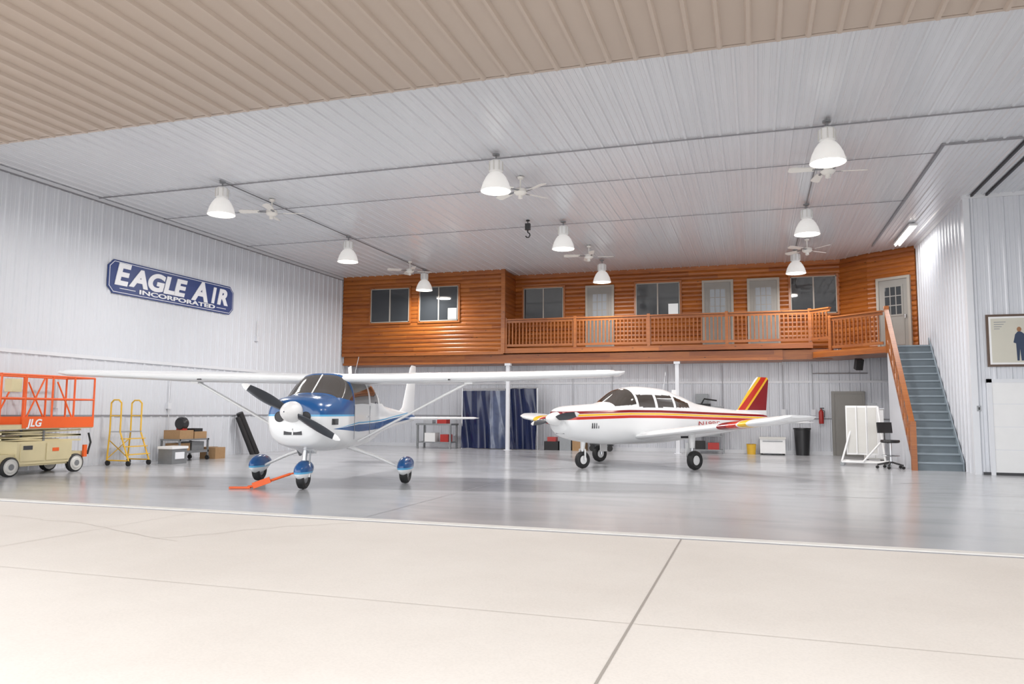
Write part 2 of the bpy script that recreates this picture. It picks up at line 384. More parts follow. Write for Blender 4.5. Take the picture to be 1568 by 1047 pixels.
for i in range(1,9):
    f_=i/9; b.bb(3.51,3.55,y0+(y1-y0)*f_-.02,y0+(y1-y0)*f_+.02,zt*f_+.1,zt*f_+1.0,'woodrail')
b.done(smooth=0)

# windows / doors
LIT=mat('lit_interior',(.5,.5,.48),.4,emis=(.9,.95,1),estr=.3)
def face(T,name,kind,w,h,**k):
    b=B(name); b.T=T
    tr='woodrail'
    if kind=='win':
        tw=.06
        b.bb(-tw,w+tw,-.04,.02,-tw,0,tr);b.bb(-tw,w+tw,-.04,.02,h,h+tw,tr);b.bb(-tw,0,-.04,.02,0,h,tr);b.bb(w,w+tw,-.04,.02,0,h,tr)
        fw=.03; fm='framegrey'
        b.bb(0,w,-.05,.0,0,fw,fm);b.bb(0,w,-.05,0,h-fw,h,fm);b.bb(0,fw,-.05,0,0,h,fm);b.bb(w-fw,w,-.05,0,0,h,fm)
        b.bb(w*.5-.022,w*.5+.022,-.045,0,0,h,fm)
        b.bb(fw,w/2,-.035,-.03,fw,h-fw,'glass'); b.bb(w/2,w-fw,-.025,-.02,fw,h-fw,'glass')
        if k.get('lit'): b.bb(w*.74,w-fw-.03,-.03,-.026,.05,h*.36,LIT)
    else:
        dm=k.get('mt','doorgrey')
        tw=.08; tm=k.get('trim','framegrey')
        b.bb(-tw,0,-.07,.02,0,h+tw,tm);b.bb(w,w+tw,-.07,.02,0,h+tw,tm);b.bb(0,w,-.07,.02,h,h+tw,tm)
        b.bb(0,w,-.045,.02,0,h,dm)
        if k.get('lites',True):
            gx0,gx1,gz0,gz1=w*.2,w*.8,h*.5,h*.9
            b.bb(gx0-.04,gx1+.04,-.06,-.045,gz0-.04,gz1+.04,dm)
            nx,nz=3,3
            for i in range(nx):
                for j in range(nz):
                    a0=gx0+(gx1-gx0)*i/nx+.015; a1=gx0+(gx1-gx0)*(i+1)/nx-.015; c0=gz0+(gz1-gz0)*j/nz+.015; c1=gz0+(gz1-gz0)*(j+1)/nz-.015
                    b.bb(a0,a1,-.064,-.058,c0,c1,k.get('glass','glasslite'))
        else:
            for i in range(2): b.bb(w*(.13+.42*i),w*(.45+.42*i),-.052,-.045,h*.55,h*.92,dm)
        for i in range(2): b.bb(w*(.13+.42*i),w*(.45+.42*i),-.055,-.045,h*.08,h*.44,dm)
        b.box((w*.92,-.08,h*.47),(.03,.05,.1),'steel'); b.tube([(w*.92,-.1,h*.47),(w*.84,-.1,h*.47)],.012,'steel',8)
    return b.done(smooth=0)
Tf=lambda x,y,z,a=0: Matrix.Translation((x,y,z))@Matrix.Rotation(a,4,'Z')
yf=YF-.03; yb=YB-.07
face(Tf(-13.46,yf,4.53),'window_1','win',1.55,1.25)
face(Tf(-11.5,yf,4.53),'window_2','win',1.5,1.25,lit=True)
face(Tf(-7.95,yb,4.62),'window_3','win',1.48,1.16)
face(Tf(-3.88,yb,4.62),'window_4','win',1.5,1.16,lit=True)
face(Tf(1.18,yb,4.55),'window_5','win',1.4,1.22)
dh=2.2
face(Tf(-5.58,yb,DZ),'door_1','door',.86,dh)
face(Tf(-1.56,yb,DZ),'door_2','door',.86,dh)
face(Tf(-.1,yb,DZ),'door_3','door',.86,dh)
ang=math.atan2(24.75-25.6,XS-.03-3.4)
dd=Vector((math.cos(ang),math.sin(ang))); nn_=Vector((dd.y,-dd.x))
q=Vector((3.4,25.6))+dd*.38+nn_*.03
face(Tf(q.x,q.y,3.2,ang),'door_4','door',.86,2.15,glass='glass',mt='doorgrey')
face(Tf(2.4,YB-.03,0),'door_5','door',.82,1.95,lites=False,trim='doorgrey')
b=B('door_6'); b.T=Tf(4.98,YS-.03,0)
b.bb(-.09,0,-.05,.02,0,2.1,'trimwhite'); b.bb(-.09,3.2,-.05,.02,2.02,2.1,'trimwhite'); b.bb(0,3.1,-.035,.02,.06,2.02,'white'); b.bb(3.1,3.2,-.05,.02,0,2.1,'trimwhite')
for z in(.55,1.05,1.55): b.bb(0,3.1,-.037,-.03,z-.006,z+.006,'trimwhite')
b.done(smooth=0)

for i,(x,y) in enumerate(((-8.14,25.12),(-2.4,25.25))):
    b=B('support_post'); b.bb(x-.06,x+.06,y-.06,y+.06,0,2.98,'trimwhite'); b.bb(x-.11,x+.11,y-.11,y+.11,0,.015,'trimwhite'); b.bb(x-.1,x+.1,y-.1,y+.1,2.9,2.98,'trimwhite'); b.done()

# ------------------------------------------------------------------ sign
sg=empty('wall_sign',(XL+.03,14.16,4.08))
b=B('sign_panel')
Wd,Hd=4.58,.82
def oct_(i,c=.16,w=Wd,h=Hd): return [(c,i),(w-c,i),(w-i,c),(w-i,h-c),(w-c,h-i),(c,h-i),(i,h-c),(i,c)]
b.poly([(0,x,z) for x,z in oct_(0)],(.03,0,0),'signblue')
b.poly([(.03,x,z) for x,z in oct_(.035,.17)],(.004,0,0),'signwhite')
b.poly([(.034,x,z) for x,z in oct_(.05,.175)],(.004,0,0),'signblue')
b.bb(.036,.045,.35,.85,.135,.15,'signwhite'); b.bb(.036,.045,3.85,4.25,.135,.15,'signwhite')
b.done(sg,smooth=0)
def text(body,name,parent,loc,size,w=None,mt='signwhite',ext=.012,off=0.0,shear=0,rot=None):
    c=bpy.data.curves.new(name,'FONT'); c.body=body; c.size=size; c.extrude=ext; c.offset=off; c.shear=shear; c.materials.append(M[mt] if isinstance(mt,str) else mt)
    o=bpy.data.objects.new(name,c); COL.objects.link(o); o.parent=parent; o.location=loc
    o.rotation_euler=rot or (R(90),0,R(90))
    bpy.context.view_layer.update()
    if w: o.scale[0]=w/max(.01,o.dimensions.x)
    return o
text('E',"letter_e",sg,(.045,.16,.24),.72,.50,off=.028,shear=.2)
text('AGLE',"letters_agle",sg,(.045,.68,.26),.6,2.02,off=.028,shear=.2)
text('A',"letter_a",sg,(.045,2.86,.24),.72,.66,off=.028,shear=.2)
text('I',"letter_i",sg,(.045,3.6,.26),.6,.2,off=.028,shear=.2)
text('R',"letter_r",sg,(.045,3.84,.26),.6,.46,off=.028,shear=.2)
text('INCORPORATED',"letters_small",sg,(.045,.95,.09),.15,2.8,off=.004,mt='signwhite')

# ------------------------------------------------------------------ lamps and fans
LAMPW=165
def highbay(x,y):
    e=empty('high_bay_lamp',(x,y,ZC)); b=B('lamp_body')
    b.lathe([(0,-.05),(.07,-.05),(.07,-.08),(.015,-.09),(.015,-.2)],'greymetal')
    b.lathe([(.0,-.18),(.1,-.18),(.13,-.21),(.13,-.4),(.1,-.43)],'white',n=20)
    for a in range(8):
        t=a*math.pi/4; b.box((.13*math.cos(t),.13*math.sin(t),-.3),(.03,.012,.18),'offwhite',(0,0,t))
    b.lathe([(.1,-.42),(.15,-.45),(.2,-.52),(.25,-.62),(.285,-.74),(.295,-.78),(.285,-.785),(.27,-.76)],'shade',n=32)
    b.lathe([(.27,-.765),(.18,-.785),(.0,-.79)],'lens',n=32)
    b.done(e)
    l=bpy.data.lights.new('lamp_light','AREA'); l.shape='DISK'; l.size=.5; l.energy=LAMPW*(.6 if y>22 else 1.0); l.color=(1,.965,.93)
    o=bpy.data.objects.new('lamp_light',l); COL.objects.link(o); o.parent=e; o.location=(0,0,-.82)
for y in(13.5,18.9,24.15):
    for x in(-10.93,-4.65,1.25): highbay(x,y)
def fan(x,y,a0):
    b=B('ceiling_fan')
    b.lathe([(0,0),(.07,-.02),(.06,-.06),(.018,-.08),(.018,-.26),(.05,-.27),(.13,-.29),(.14,-.36),(.1,-.4),(.05,-.42),(.05,-.48),(0,-.5)],'fanwhite',n=20)
    for i in range(4):
        a=a0+i*math.pi/2
        b.T=Matrix.Rotation(a,4,'Z')@Matrix.Rotation(R(14),4,'X')
        b.box((.2,0,-.35),(.2,.04,.012),'greymetal')
        pts=[(.26,-.06),(.68,-.085),(.74,-.055),(.74,.055),(.68,.085),(.26,.06)]
        b.poly([(p,q_,-.35) for p,q_ in pts],(0,0,.014),'fanwhite')
    b.done(loc=(x,y,ZC))
for (x,y,a) in((-10.8,15.1,.3),(-4.65,15.1,.9),(1.42,15.4,.15),(-10.85,22.8,.5),(-4.65,22.1,.2),(1.5,22.9,.7)): fan(x,y,a)
b=B('hoist_hook'); b.lathe([(0,0),(.05,-.005),(.05,-.03),(.012,-.04),(.012,-.1)],'blackgloss'); b.box((0,0,-.18),(.13,.09,.17),'blackgloss')
b.tube([(0,0,-.26),(0,0,-.33),(.045,0,-.36),(.06,0,-.41),(.03,0,-.46),(-.03,0,-.46),(-.055,0,-.42)],.018,'blackgloss',8); b.done(loc=(-5.55,18.7,ZC))
e=empty('fluorescent_fixture',(4.02,22.9,ZC-.03)); b=B('fixture'); b.box((0,0,-.03),(.2,2.4,.06),'white')
for dx in(-.05,.05): b.tube([(dx,-1.15,-.085),(dx,1.15,-.085)],.02,'tube',8)
b.done(e)
l=bpy.data.lights.new('tube_light','AREA'); l.shape='RECTANGLE'; l.size=.15; l.size_y=2.3; l.energy=40; o=bpy.data.objects.new('tube_light',l); COL.objects.link(o); o.parent=e; o.location=(0,0,-.12)

# ------------------------------------------------------------------ aircraft
def cr_interp(keys,x):
    ks=sorted(keys); n=len(ks)
    if x<=ks[0][0]: return ks[0][1:]
    if x>=ks[-1][0]: return ks[-1][1:]
    for i in range(n-1):
        if ks[i][0]<=x<=ks[i+1][0]: break
    a,b_=ks[i],ks[i+1]; h=b_[0]-a[0]; t=(x-a[0])/h; out=[]
    for k in range(1,len(a)):
        d=(b_[k]-a[k])/h
        dl=(a[k]-ks[i-1][k])/(a[0]-ks[i-1][0]) if i>0 else d
        dr=(ks[i+2][k]-b_[k])/(ks[i+2][0]-b_[0]) if i<n-2 else d
        m0=0 if dl*d<=0 else 2*dl*d/(dl+d); m1=0 if dr*d<=0 else 2*dr*d/(dr+d)
        out.append((2*t**3-3*t*t+1)*a[k]+(t**3-2*t*t+t)*h*m0+(-2*t**3+3*t*t)*b_[k]+(t**3-t*t)*h*m1)
    return out
def fuselage(b,keys,mt,glassfn,glassmt,nx=360,nt=120):
    xs=[k[0] for k in keys]; xa,xb=max(xs),min(xs)
    rings=[]
    for i in range(nx+1):
        x=xa+(xb-xa)*i/nx; w,zm,zt_,zb_,n=cr_interp(keys,x); ring=[]
        for j in range(nt):
            t=2*math.pi*j/nt; c,s_=math.cos(t),math.sin(t)
            y=w*math.copysign(abs(c)**(2/n),c); z=zm+(zt_-zm if s_>0 else zm-zb_)*math.copysign(abs(s_)**(2/n),s_)
            ring.append((x,y,z))
        rings.append(ring)
    o=len(b.v); b.loft(rings,mt,True)
    gi=b.m(glassmt)
    for k in range(len(b.f)):
        if min(b.f[k])>=o and len(b.f[k])==4:
            c=[sum(b.v[a][q] for a in b.f[k])/4 for q in range(3)]
            if glassfn(*c): b.mi[k]=gi
def airfoil(c,th,camber=.02,n=18):
    up=[];lo=[]
    for i in range(n+1):
        x=.5*(1-math.cos(math.pi*i/n))
        yt=5*th*(.2969*math.sqrt(x)-.126*x-.3516*x*x+.2843*x**3-.1036*x**4)
        yc=camber*4*x*(1-x)
        up.append((x*c,(yc+yt)*c)); lo.append((x*c,(yc-yt)*c))
    return up+lo[-2:0:-1]
def wing(b,st,mt,mir=True,vertical=False,dens=10):
    S=[]
    for a,c in zip(st[:-1],st[1:]):
        for k in range(dens): S.append([a[q]+(c[q]-a[q])*k/dens for q in range(5)])
    S.append(st[-1])
    for sgn in ((1,-1) if mir else (1,)):
        rings=[]
        for s_,x,z,c,th in S:
            r_=[]
            for px,pz in airfoil(c,th,.0 if vertical or th<.1 else .02):
                r_.append((x-px,pz,s_) if vertical else (x-px,sgn*s_,z+pz))
            rings.append(r_)
        b.loft(rings,mt,True)
def wheel(b,c,r,w,hub='white'):
    b.lathe([(0,-w*.3),(r*.5,-w*.3),(r*.55,-w*.42),(r*.8,-w*.5),(r*.95,-w*.35),(r,0),(r*.95,w*.35),(r*.8,w*.5),(r*.55,w*.42),(r*.5,w*.3),(0,w*.3)],'black',c,'Y',28)
    b.lathe([(0,-w*.36),(r*.3,-w*.4),(r*.5,-w*.32)],hub,c,'Y',20); b.lathe([(0,w*.36),(r*.3,w*.4),(r*.5,w*.32)],hub,c,'Y',20)
def pod(b,c,L_,W_,H_,mt):
    rings=[]
    for i in range(41):
        q=i/40; x=L_*(.42-q); s_=math.sin(math.pi*q**.75)**.62 if 0<q<1 else .02
        s_=max(s_,.02)
        rings.append([(c[0]+x,c[1]+W_/2*s_*math.cos(a),c[2]+H_/2*s_*math.sin(a)+(.04*q)) for a in [2*math.pi*j/40 for j in range(40)]])
    b.loft(rings,mt,True)
def prop(b,c,Rr,ang,mt,tipmt=None,sp=.16,spl=.32):
    b.lathe([(sp,-.02),(sp,.02),(sp*.92,spl*.35),(sp*.7,spl*.65),(sp*.4,spl*.88),(.01,spl)],'white',c,'X',28)
    for sgn in(0,math.pi):
        old=b.T; b.T=Matrix.Translation(c)@Matrix.Rotation(ang+sgn,4,'X')
        rings=[];n=14
        for i in range(n+1):
            q=i/n; r_=Rr*(.08+.92*q); w_=.05+.045*math.sin(math.pi*min(1,q*1.1)**.8)
            if q>.9: w_*=math.sqrt(max(.06,1-((q-.9)/.1)**2))
            tw=R(55-38*q); th=.022*(1-q)+.006
            rings.append([(.08+w_*math.cos(a)*math.sin(tw)-th*math.sin(a)*math.cos(tw), r_, w_*math.cos(a)*math.cos(tw)+th*math.sin(a)*math.sin(tw)) for a in [2*math.pi*j/12 for j in range(12)]])
        b.loft(rings[:13],mt,True); b.loft(rings[12:],tipmt or mt,True)
        b.T=old

M['windshield']=mat('tinted_windshield',(.05,.04,.032),.03,0,spec=.9,coat=.5)
BL=(.008,.085,.27); LB=(.10,.40,.68); WH=(.8,.81,.82)
g=G('blue_white_livery')
t=g.m('MINIMUM',g.m('MAXIMUM',g.m('DIVIDE',g.m('SUBTRACT',1.45,g.x),1.2),.001),1.0)
c=g.m('ADD',g.m('ADD',1.0,g.m('MULTIPLY',.02,g.m('MAXIMUM',0,g.m('MULTIPLY',g.x,-1)))),g.m('MULTIPLY',.02,g.m('MAXIMUM',0,g.m('SUBTRACT',-2,g.x))))
qv=g.m('DIVIDE',g.m('SUBTRACT',g.z,c),t)
side=g.ramp(g.m('DIVIDE',g.m('ADD',qv,.2),.4),[(0,WH),(.325,BL),(.65,WH),(.70,LB),(.7625,WH)])
top=g.ramp(g.m('SUBTRACT',g.z,.5),[(0,WH),(.705,LB),(.735,BL)])
M['livery_a']=g.out(g.mix(g.m('MULTIPLY',g.m('GREATER_THAN',g.x,.5),g.m('GREATER_THAN',g.z,1.205)),side,top))
g=G('wheel_fairing_paint'); M['podpaint']=g.out(g.ramp(g.z,[(0,WH),(.26,LB),(.29,BL)]))
ac=empty('high_wing_airplane',(-7.45,12.5,0),R(-90+11))
K=[(1.86,.32,1.22,1.42,.98,2.2),(1.8,.43,1.2,1.48,.84,2.6),(1.65,.5,1.18,1.53,.72,2.8),(1.3,.55,1.16,1.57,.65,2.9),(1.1,.57,1.15,1.59,.63,3.0),(1.02,.575,1.15,1.64,.62,3.0),(.6,.58,1.15,1.93,.6,3.2),(.5,.58,1.15,1.97,.6,3.3),(0,.58,1.15,1.99,.6,3.4),(-.7,.57,1.15,1.95,.62,3.4),(-1.2,.53,1.16,1.84,.66,3.0),(-1.9,.43,1.18,1.6,.74,2.6),(-2.6,.34,1.18,1.45,.82,2.3),(-4.2,.2,1.17,1.34,.95,2.1),(-5.6,.09,1.15,1.26,1.02,2.0),(-6.1,.04,1.14,1.2,1.06,2.0)]
def gA(x,y,z):
    if .58<x<1.06:
        if abs(y)<.012: return False
        if z>1.47+.12*(x-.58) and z<1.95: return True
    if z>1.86 or z<1.4: return False
    if abs(y)>.3:
        if -.35<x<.50 and 1.42<z<1.80: return True
        if -1.1<x<-.45 and 1.45<z<1.78: return True
        if -1.7<x<-1.25 and 1.45<z<1.72-.25*(-1.25-x): return True
    return False
b=B('fuselage'); fuselage(b,K,'livery_a',gA,'windshield',560,200); b.done(ac,smooth=40)
b=B('wings'); wing(b,[(0,.6,1.85,1.63,.12),(2.6,.6,1.89,1.63,.12),(5.05,.48,1.97,1.15,.11),(5.25,.42,1.99,1.02,.09),(5.34,.24,2.02,.7,.05)],'acwhite'); b.done(ac,smooth=40)
b=B('tail')
wing(b,[(1.15,-4.2,0,2.0,.05),(1.4,-4.95,0,1.2,.07),(2.42,-5.65,0,.62,.08),(2.5,-5.8,0,.45,.05)],'acwhite',False,True)
wing(b,[(0,-5.2,1.12,1.0,.08),(1.7,-5.4,1.14,.7,.08),(1.78,-5.5,1.14,.5,.04)],'acwhite'); b.done(ac,smooth=40)
b=B('struts_and_gear')
for s_ in(1,-1):
    b.tube([(.2,.56*s_,.76),(.2,2.6*s_,1.84)],.055,'white',12,flat=.45)
    b.box((.2,2.58*s_,1.83),(.2,.14,.08),'white')
    b.tube([(.1,.3*s_,.66),(.06,.8*s_,.5),(.0,1.33*s_,.27)],.075,'white',12,r2=.045,flat=.5)
    wheel(b,(0,1.39*s_,.2),.2,.15,'greymetal')
    b.tube([(.5,2.3*s_,1.86),(.7,2.3*s_,1.85)],.012,'black',6)
    b.tube([(.52,.585*s_,1.4),(.52,.58*s_,.8)],.005,'seam',6); b.tube([(-.4,.58*s_,1.4),(-.4,.575*s_,.8)],.005,'seam',6); b.box((-.3,.585*s_,1.2),(.12,.02,.025),'steel')
wheel(b,(1.34,0,.19),.19,.14,'greymetal')
b.tube([(1.25,0,.8),(1.33,0,.4)],.04,'steel',12); b.tube([(1.25,.08,.75),(1.3,.08,.42)],.015,'greymetal',8)
b.tube([(1.34,-.1,.2),(1.34,-.1,.42),(1.34,.1,.42),(1.34,.1,.2)],.018,'white',8)
b.tube([(1.15,-.2,.68),(1.0,-.2,.55)],.03,'greymetal',10)
b.poly([(1.5,-.14,.72),(1.5,.14,.72),(1.15,.14,.58),(1.15,-.14,.58)],(0,0,.12),'white')
b.box((-.9,0,2.04),(.18,.012,.26),'white',(0,.25,0)); b.tube([(-.4,.25,1.95),(-.65,.25,2.35)],.006,'steel',6)
b.done(ac)
b=B('wheel_fairings')
for s_ in(1,-1): pod(b,(0,1.39*s_,.3),.85,.25,.34,'podpaint')
pod(b,(1.34,0,.3),.7,.24,.32,'podpaint'); b.done(ac)
b=B('nose_details')
for s_ in(1,-1): b.lathe([(0,0),(.075,0),(.085,.01)],'dark',(1.862,.22*s_,1.2),'X',20)
b.box((1.80,0,.96),(.1,.3,.1),'dark'); b.box((1.82,.0,.96),(.08,.02,.1),'white')
for i in range(5): b.box((1.5-.05*i,.53+.004*i,1.12),(.015,.03,.1),'dark')
b.tube([(1.08,0,1.6),(.6,0,1.94)],.012,'white',8)
prop(b,(1.88,0,1.28),.94,R(-28),'blade','white',.17,.34)
b.done(ac)

RD=(.55,.03,.015); MR=(.25,.01,.015); YL=(.85,.5,.03)
g=G('red_yellow_livery')
c=g.m('SUBTRACT',g.m('SUBTRACT',1.31,g.m('MULTIPLY',.03,g.m('MAXIMUM',0,g.m('SUBTRACT',g.x,1)))),g.m('MULTIPLY',.02,g.m('MAXIMUM',0,g.m('MULTIPLY',g.x,-1))))
qv=g.m('SUBTRACT',g.z,c)
M['livery_b']=g.out(g.ramp(g.m('DIVIDE',g.m('ADD',qv,.2),.4),[(0,WH),(.175,RD),(.3375,WH),(.3625,YL),(.475,WH),(.5,MR),(.65,WH)]))
g=G('wing_band_paint'); a=g.m('ADD',g.m('ABSOLUTE',g.y),g.m('MULTIPLY',g.x,.25))
M['wingpaint']=g.out(g.ramp(g.m('DIVIDE',a,5.0),[(0,WH),(.62,MR),(.67,RD),(.72,WH),(.728,YL),(.772,WH)]))
g=G('fin_paint'); a=g.m('SUBTRACT',g.m('SUBTRACT',-3.3,g.m('MULTIPLY',1.1,g.m('SUBTRACT',g.z,1.35))),g.x)
M['finpaint']=g.out(g.mix(g.m('GREATER_THAN',g.z,1.4),WH,g.ramp(g.m('ADD',g.m('MULTIPLY',a,.5),.5),[(0,WH),(.555,YL),(.62,RD),(.75,YL),(.80,MR)])))
lw=empty('low_wing_airplane',(-2.67,19.235,0),math.atan2(-.79,-.611))
K=[(2.74,.24,1.16,1.34,.98,2.2),(2.68,.37,1.15,1.40,.84,2.5),(2.45,.46,1.14,1.45,.7,2.7),(1.9,.52,1.12,1.49,.6,2.8),(1.5,.56,1.1,1.52,.56,2.8),(1.32,.57,1.1,1.57,.55,2.8),(.8,.59,1.1,1.88,.54,2.6),(.3,.59,1.1,1.95,.54,2.5),(-.4,.58,1.1,1.92,.55,2.5),(-1.1,.52,1.1,1.76,.6,2.4),(-1.8,.43,1.1,1.56,.66,2.3),(-3.2,.26,1.1,1.42,.8,2.1),(-4.4,.12,1.12,1.33,.95,2.0),(-4.85,.05,1.14,1.25,1.02,2.0)]
def gB(x,y,z):
    if abs(y)<.02: return False
    if .76<x<1.36 and z>1.50-.08*(x-.76): return z<1.90
    if z<1.44 or z>1.76: return False
    if abs(y)>.2:
        if .14<x<.68: return z<1.74
        if -.52<x<.06: return z<1.74
        if -1.15<x<-.6: return z<1.72-.3*(-.6-x)
    return False
b=B('fuselage'); fuselage(b,K,'livery_b',gB,'windshield',520,200); b.done(lw,smooth=40)
b=B('wings'); wing(b,[(0,.8,.7,1.55,.13),(.7,.75,.76,1.36,.14),(4.2,.72,1.15,1.32,.13),(4.4,.66,1.19,1.2,.11),(4.56,.45,1.25,.85,.06)],'wingpaint'); b.done(lw,smooth=40)
b=B('fin'); wing(b,[(1.2,-2.9,0,1.95,.04),(1.42,-3.6,0,1.25,.07),(2.26,-4.35,0,.62,.08),(2.34,-4.46,0,.46,.05)],'finpaint',False,True); b.done(lw,smooth=40)
b=B('stabilator'); wing(b,[(0,-4.0,1.08,.85,.08),(1.55,-4.05,1.08,.75,.08),(1.64,-4.15,1.08,.55,.05)],'acwhite'); b.done(lw,smooth=40)
b=B('landing_gear')
for s_ in(1,-1):
    b.tube([(0,1.58*s_,.85),(0,1.58*s_,.5)],.09,'white',14,r2=.06); b.tube([(0,1.58*s_,.55),(0,1.58*s_,.2)],.035,'steel',12)
    b.box((0,1.5*s_,.45),(.24,.02,.34),'white'); wheel(b,(0,1.66*s_,.22),.22,.16)
b.tube([(1.95,0,.75),(1.98,0,.42)],.07,'white',14,r2=.05); b.tube([(1.98,.0,.45),(1.98,0,.38)],.035,'steel',12)
for s_ in(1,-1): b.tube([(1.98,.0,.46),(1.98,.1*s_,.44),(1.98,.1*s_,.2)],.022,'white',8)
wheel(b,(1.98,0,.2),.2,.14)
for s_ in(1,-1): b.lathe([(0,0),(.085,0),(.1,.012)],'dark',(2.71,.2*s_,1.12),'X',20)
b.box((2.62,0,.86),(.06,.3,.1),'dark'); b.lathe([(0,0),(.05,0),(.055,.01)],'steel',(2.655,0,.97),'X',16)
for i in range(4): b.box((2.1-.06*i,.5,1.0),(.02,.03,.12),'dark')
b.tube([(-.7,0,1.85),(-.8,0,2.35)],.006,'steel',6); b.box((-1.1,0,1.82),(.16,.012,.16),'white')
b.tube([(1.36,0,1.55),(.78,0,1.89)],.012,'white',8)
b.box((-.15,1.3,.74),(.4,.03,.05),'black')
prop(b,(2.74,0,1.15),.9,R(8),'blade','white',.16,.32)
b.done(lw)
o=text('N19BE','registration',lw,(-1.45,.495,.98),.17,.72,mt='red',ext=.002,rot=(R(90),0,R(180-5)))

# ------------------------------------------------------------------ tow bar
b=B('tow_bar'); b.tube([(0,0,.03),(.12,.05,.05),(.62,.28,.24)],.022,'orange',8); b.box((-.12,-.04,.02),(.34,.1,.03),'orange',(0,0,.4)); b.box((.22,.06,.1),(.3,.02,.1),'orange',(0,-.35,.4))
b.tube([(.62,.28,.24),(.72,.22,.26),(.76,.3,.24)],.014,'orange',8); b.tube([(.62,.28,.24),(.64,.42,.26),(.74,.44,.24)],.014,'orange',8)
b.done(loc=(-8.08,10.92,0))

# ------------------------------------------------------------------ scissor lift
b=B('scissor_lift')
b.bb(-.36,.36,-.95,.95,.18,.42,'cream'); b.bb(-.4,.4,-.62,.62,.22,.66,'cream')
b.bb(.4,.415,-.55,-.02,.28,.62,'cream'); b.bb(.4,.415,.02,.55,.28,.62,'cream'); b.bb(.4,.42,-.5,-.3,.5,.58,'dark'); b.bb(.4,.42,.15,.3,.45,.52,'orange')
for y in(-.74,.74):
    for x in(-.36,.36):
        b.lathe([(0,-.07),(.1,-.07),(.12,-.05),(.17,-.05),(.185,0),(.17,.05),(.12,.05),(.1,.07),(0,.07)],'offwhite',(x,y,.185),'X',24)
        b.lathe([(.155,-.062),(.187,-.04),(.19,.04),(.155,.062)],'black',(x,y,.185),'X',24)
        b.lathe([(0,.075),(.06,.073)],'greymetal',(x,y,.185),'X',16)
for i in range(4):
    z=.68+.055*i
    for x in(-.3,.3):
        b.box((x,0,z),(.05,1.8,.035),'cream',(R(1.6)*(1 if i%2 else -1),0,0)); b.tube([(x-.04,0,z),(x+.04,0,z)],.025,'greymetal',8)
b.bb(-.4,.4,-1.02,1.12,.9,.98,'cream'); b.bb(.395,.42,-.55,1.12,.92,1.14,'orange'); b.bb(-.42,-.395,-1.02,1.12,.92,1.14,'orange')
b.bb(-.4,.4,-1.04,-1.02,.92,1.1,'orange'); b.bb(-.4,.4,1.12,1.14,.92,1.1,'orange')
for x in(-.39,.39):
    for z in(1.5,1.96): b.tube([(x,-1.02,z),(x,1.12,z)],.02,'orange',8)
    for y in(-1.02,-.5,.1,.62,1.12): b.tube([(x,y,1.0),(x,y,1.96)],.02,'orange',8)
    b.tube([(x,-.5,1.05),(x,-.1,1.9)],.016,'orange',8); b.tube([(x,.62,1.05),(x,.2,1.85)],.016,'orange',8)
for y in(-1.02,1.12):
    for z in(1.5,1.96): b.tube([(-.39,y,z),(.39,y,z)],.02,'orange',8)
b.box((.3,-.7,1.75),(.18,.22,.25),'cream'); b.bb(.38,.43,.9,.98,.3,.55,'orange'); b.tube([(.42,1.0,.35),(.44,1.05,.6),(.42,1.0,.8)],.02,'black',8)
sl_=b.done(loc=(-13.98,11.85,0))
text('JLG','lettering',sl_,(.425,-.45,.955),.2,.34,mt='signwhite',ext=.002,off=.006,shear=.2)

b=B('rolling_ladder'); 
yel='yellow'
for y in(0,.62):
    b.tube([(-.15,y,.08),(-.1,y,.8),(-.1,y,1.45)],.018,yel,8); b.tube([(.5,y,.08),(.2,y,.78),(.2,y,1.45)],.018,yel,8); b.tube([(-.15,y,.12),(.5,y,.12)],.016,yel,8)
    b.tube([(.2,y,1.45),(.12,y,1.52),(-.02,y,1.52),(-.1,y,1.45)],.018,yel,8); b.tube([(-.1,y,1.15),(.2,y,1.15)],.014,yel,8)
    for x in(-.12,.48): b.lathe([(0,-.02),(.06,-.02),(.06,.02),(0,.02)],'black',(x,y,.06),'Y',14)
for i,z in enumerate((.26,.44,.62)): b.box((.44-.075*i,.31,z),(.14,.62,.02),yel); 
b.box((.05,.31,.78),(.34,.62,.025),'steel'); b.tube([(-.13,0,.6),(-.15,.62,.15)],.012,yel,8); b.tube([(-.13,.62,.6),(-.15,0,.15)],.012,yel,8)
b.done(loc=(-14.25,14.2,0))
b=B('tool_cart'); b.bb(-.3,.3,0,1.1,.2,.26,'greymetal'); b.bb(-.3,.3,0,1.1,.52,.56,'greymetal')
for x in(-.28,.28):
    for y in(.03,1.07): b.bb(x-.02,x+.02,y-.02,y+.02,.1,.56,'greymetal'); b.lathe([(0,-.02),(.06,-.02),(.06,.02),(0,.02)],'black',(x,y,.06),'Y',12)
b.bb(-.25,.25,.06,.55,.56,.78,'cardboard'); b.bb(-.2,.25,.6,1.05,.56,.74,'cardboard'); b.bb(-.22,.2,.1,.5,.26,.45,'cardboard'); b.bb(-.2,.22,.55,1.0,.26,.48,'greymetal')
b.bb(-.1,.2,.65,.95,.74,.82,'black')
b.lathe([(0,-.1),(.14,-.1),(.17,-.05),(.17,.05),(.14,.1),(0,.1)],'blackgloss',(.05,.35,.95),'Y',20); b.lathe([(0,.1),(.08,.115),(.1,.1)],'red',(.05,.35,.95),'Y',16); b.bb(-.06,.16,.28,.42,.77,.85,'red')
b.done(loc=(-14.1,15.85,0))
b=B('parts_bin'); b.bb(-.2,.2,-.25,.25,0,.36,'greymetal'); b.bb(-.22,.22,-.27,.27,.36,.42,'white'); b.bb(.2,.215,-.15,.15,.12,.28,'signwhite'); b.done(loc=(-13.5,15.3,0))
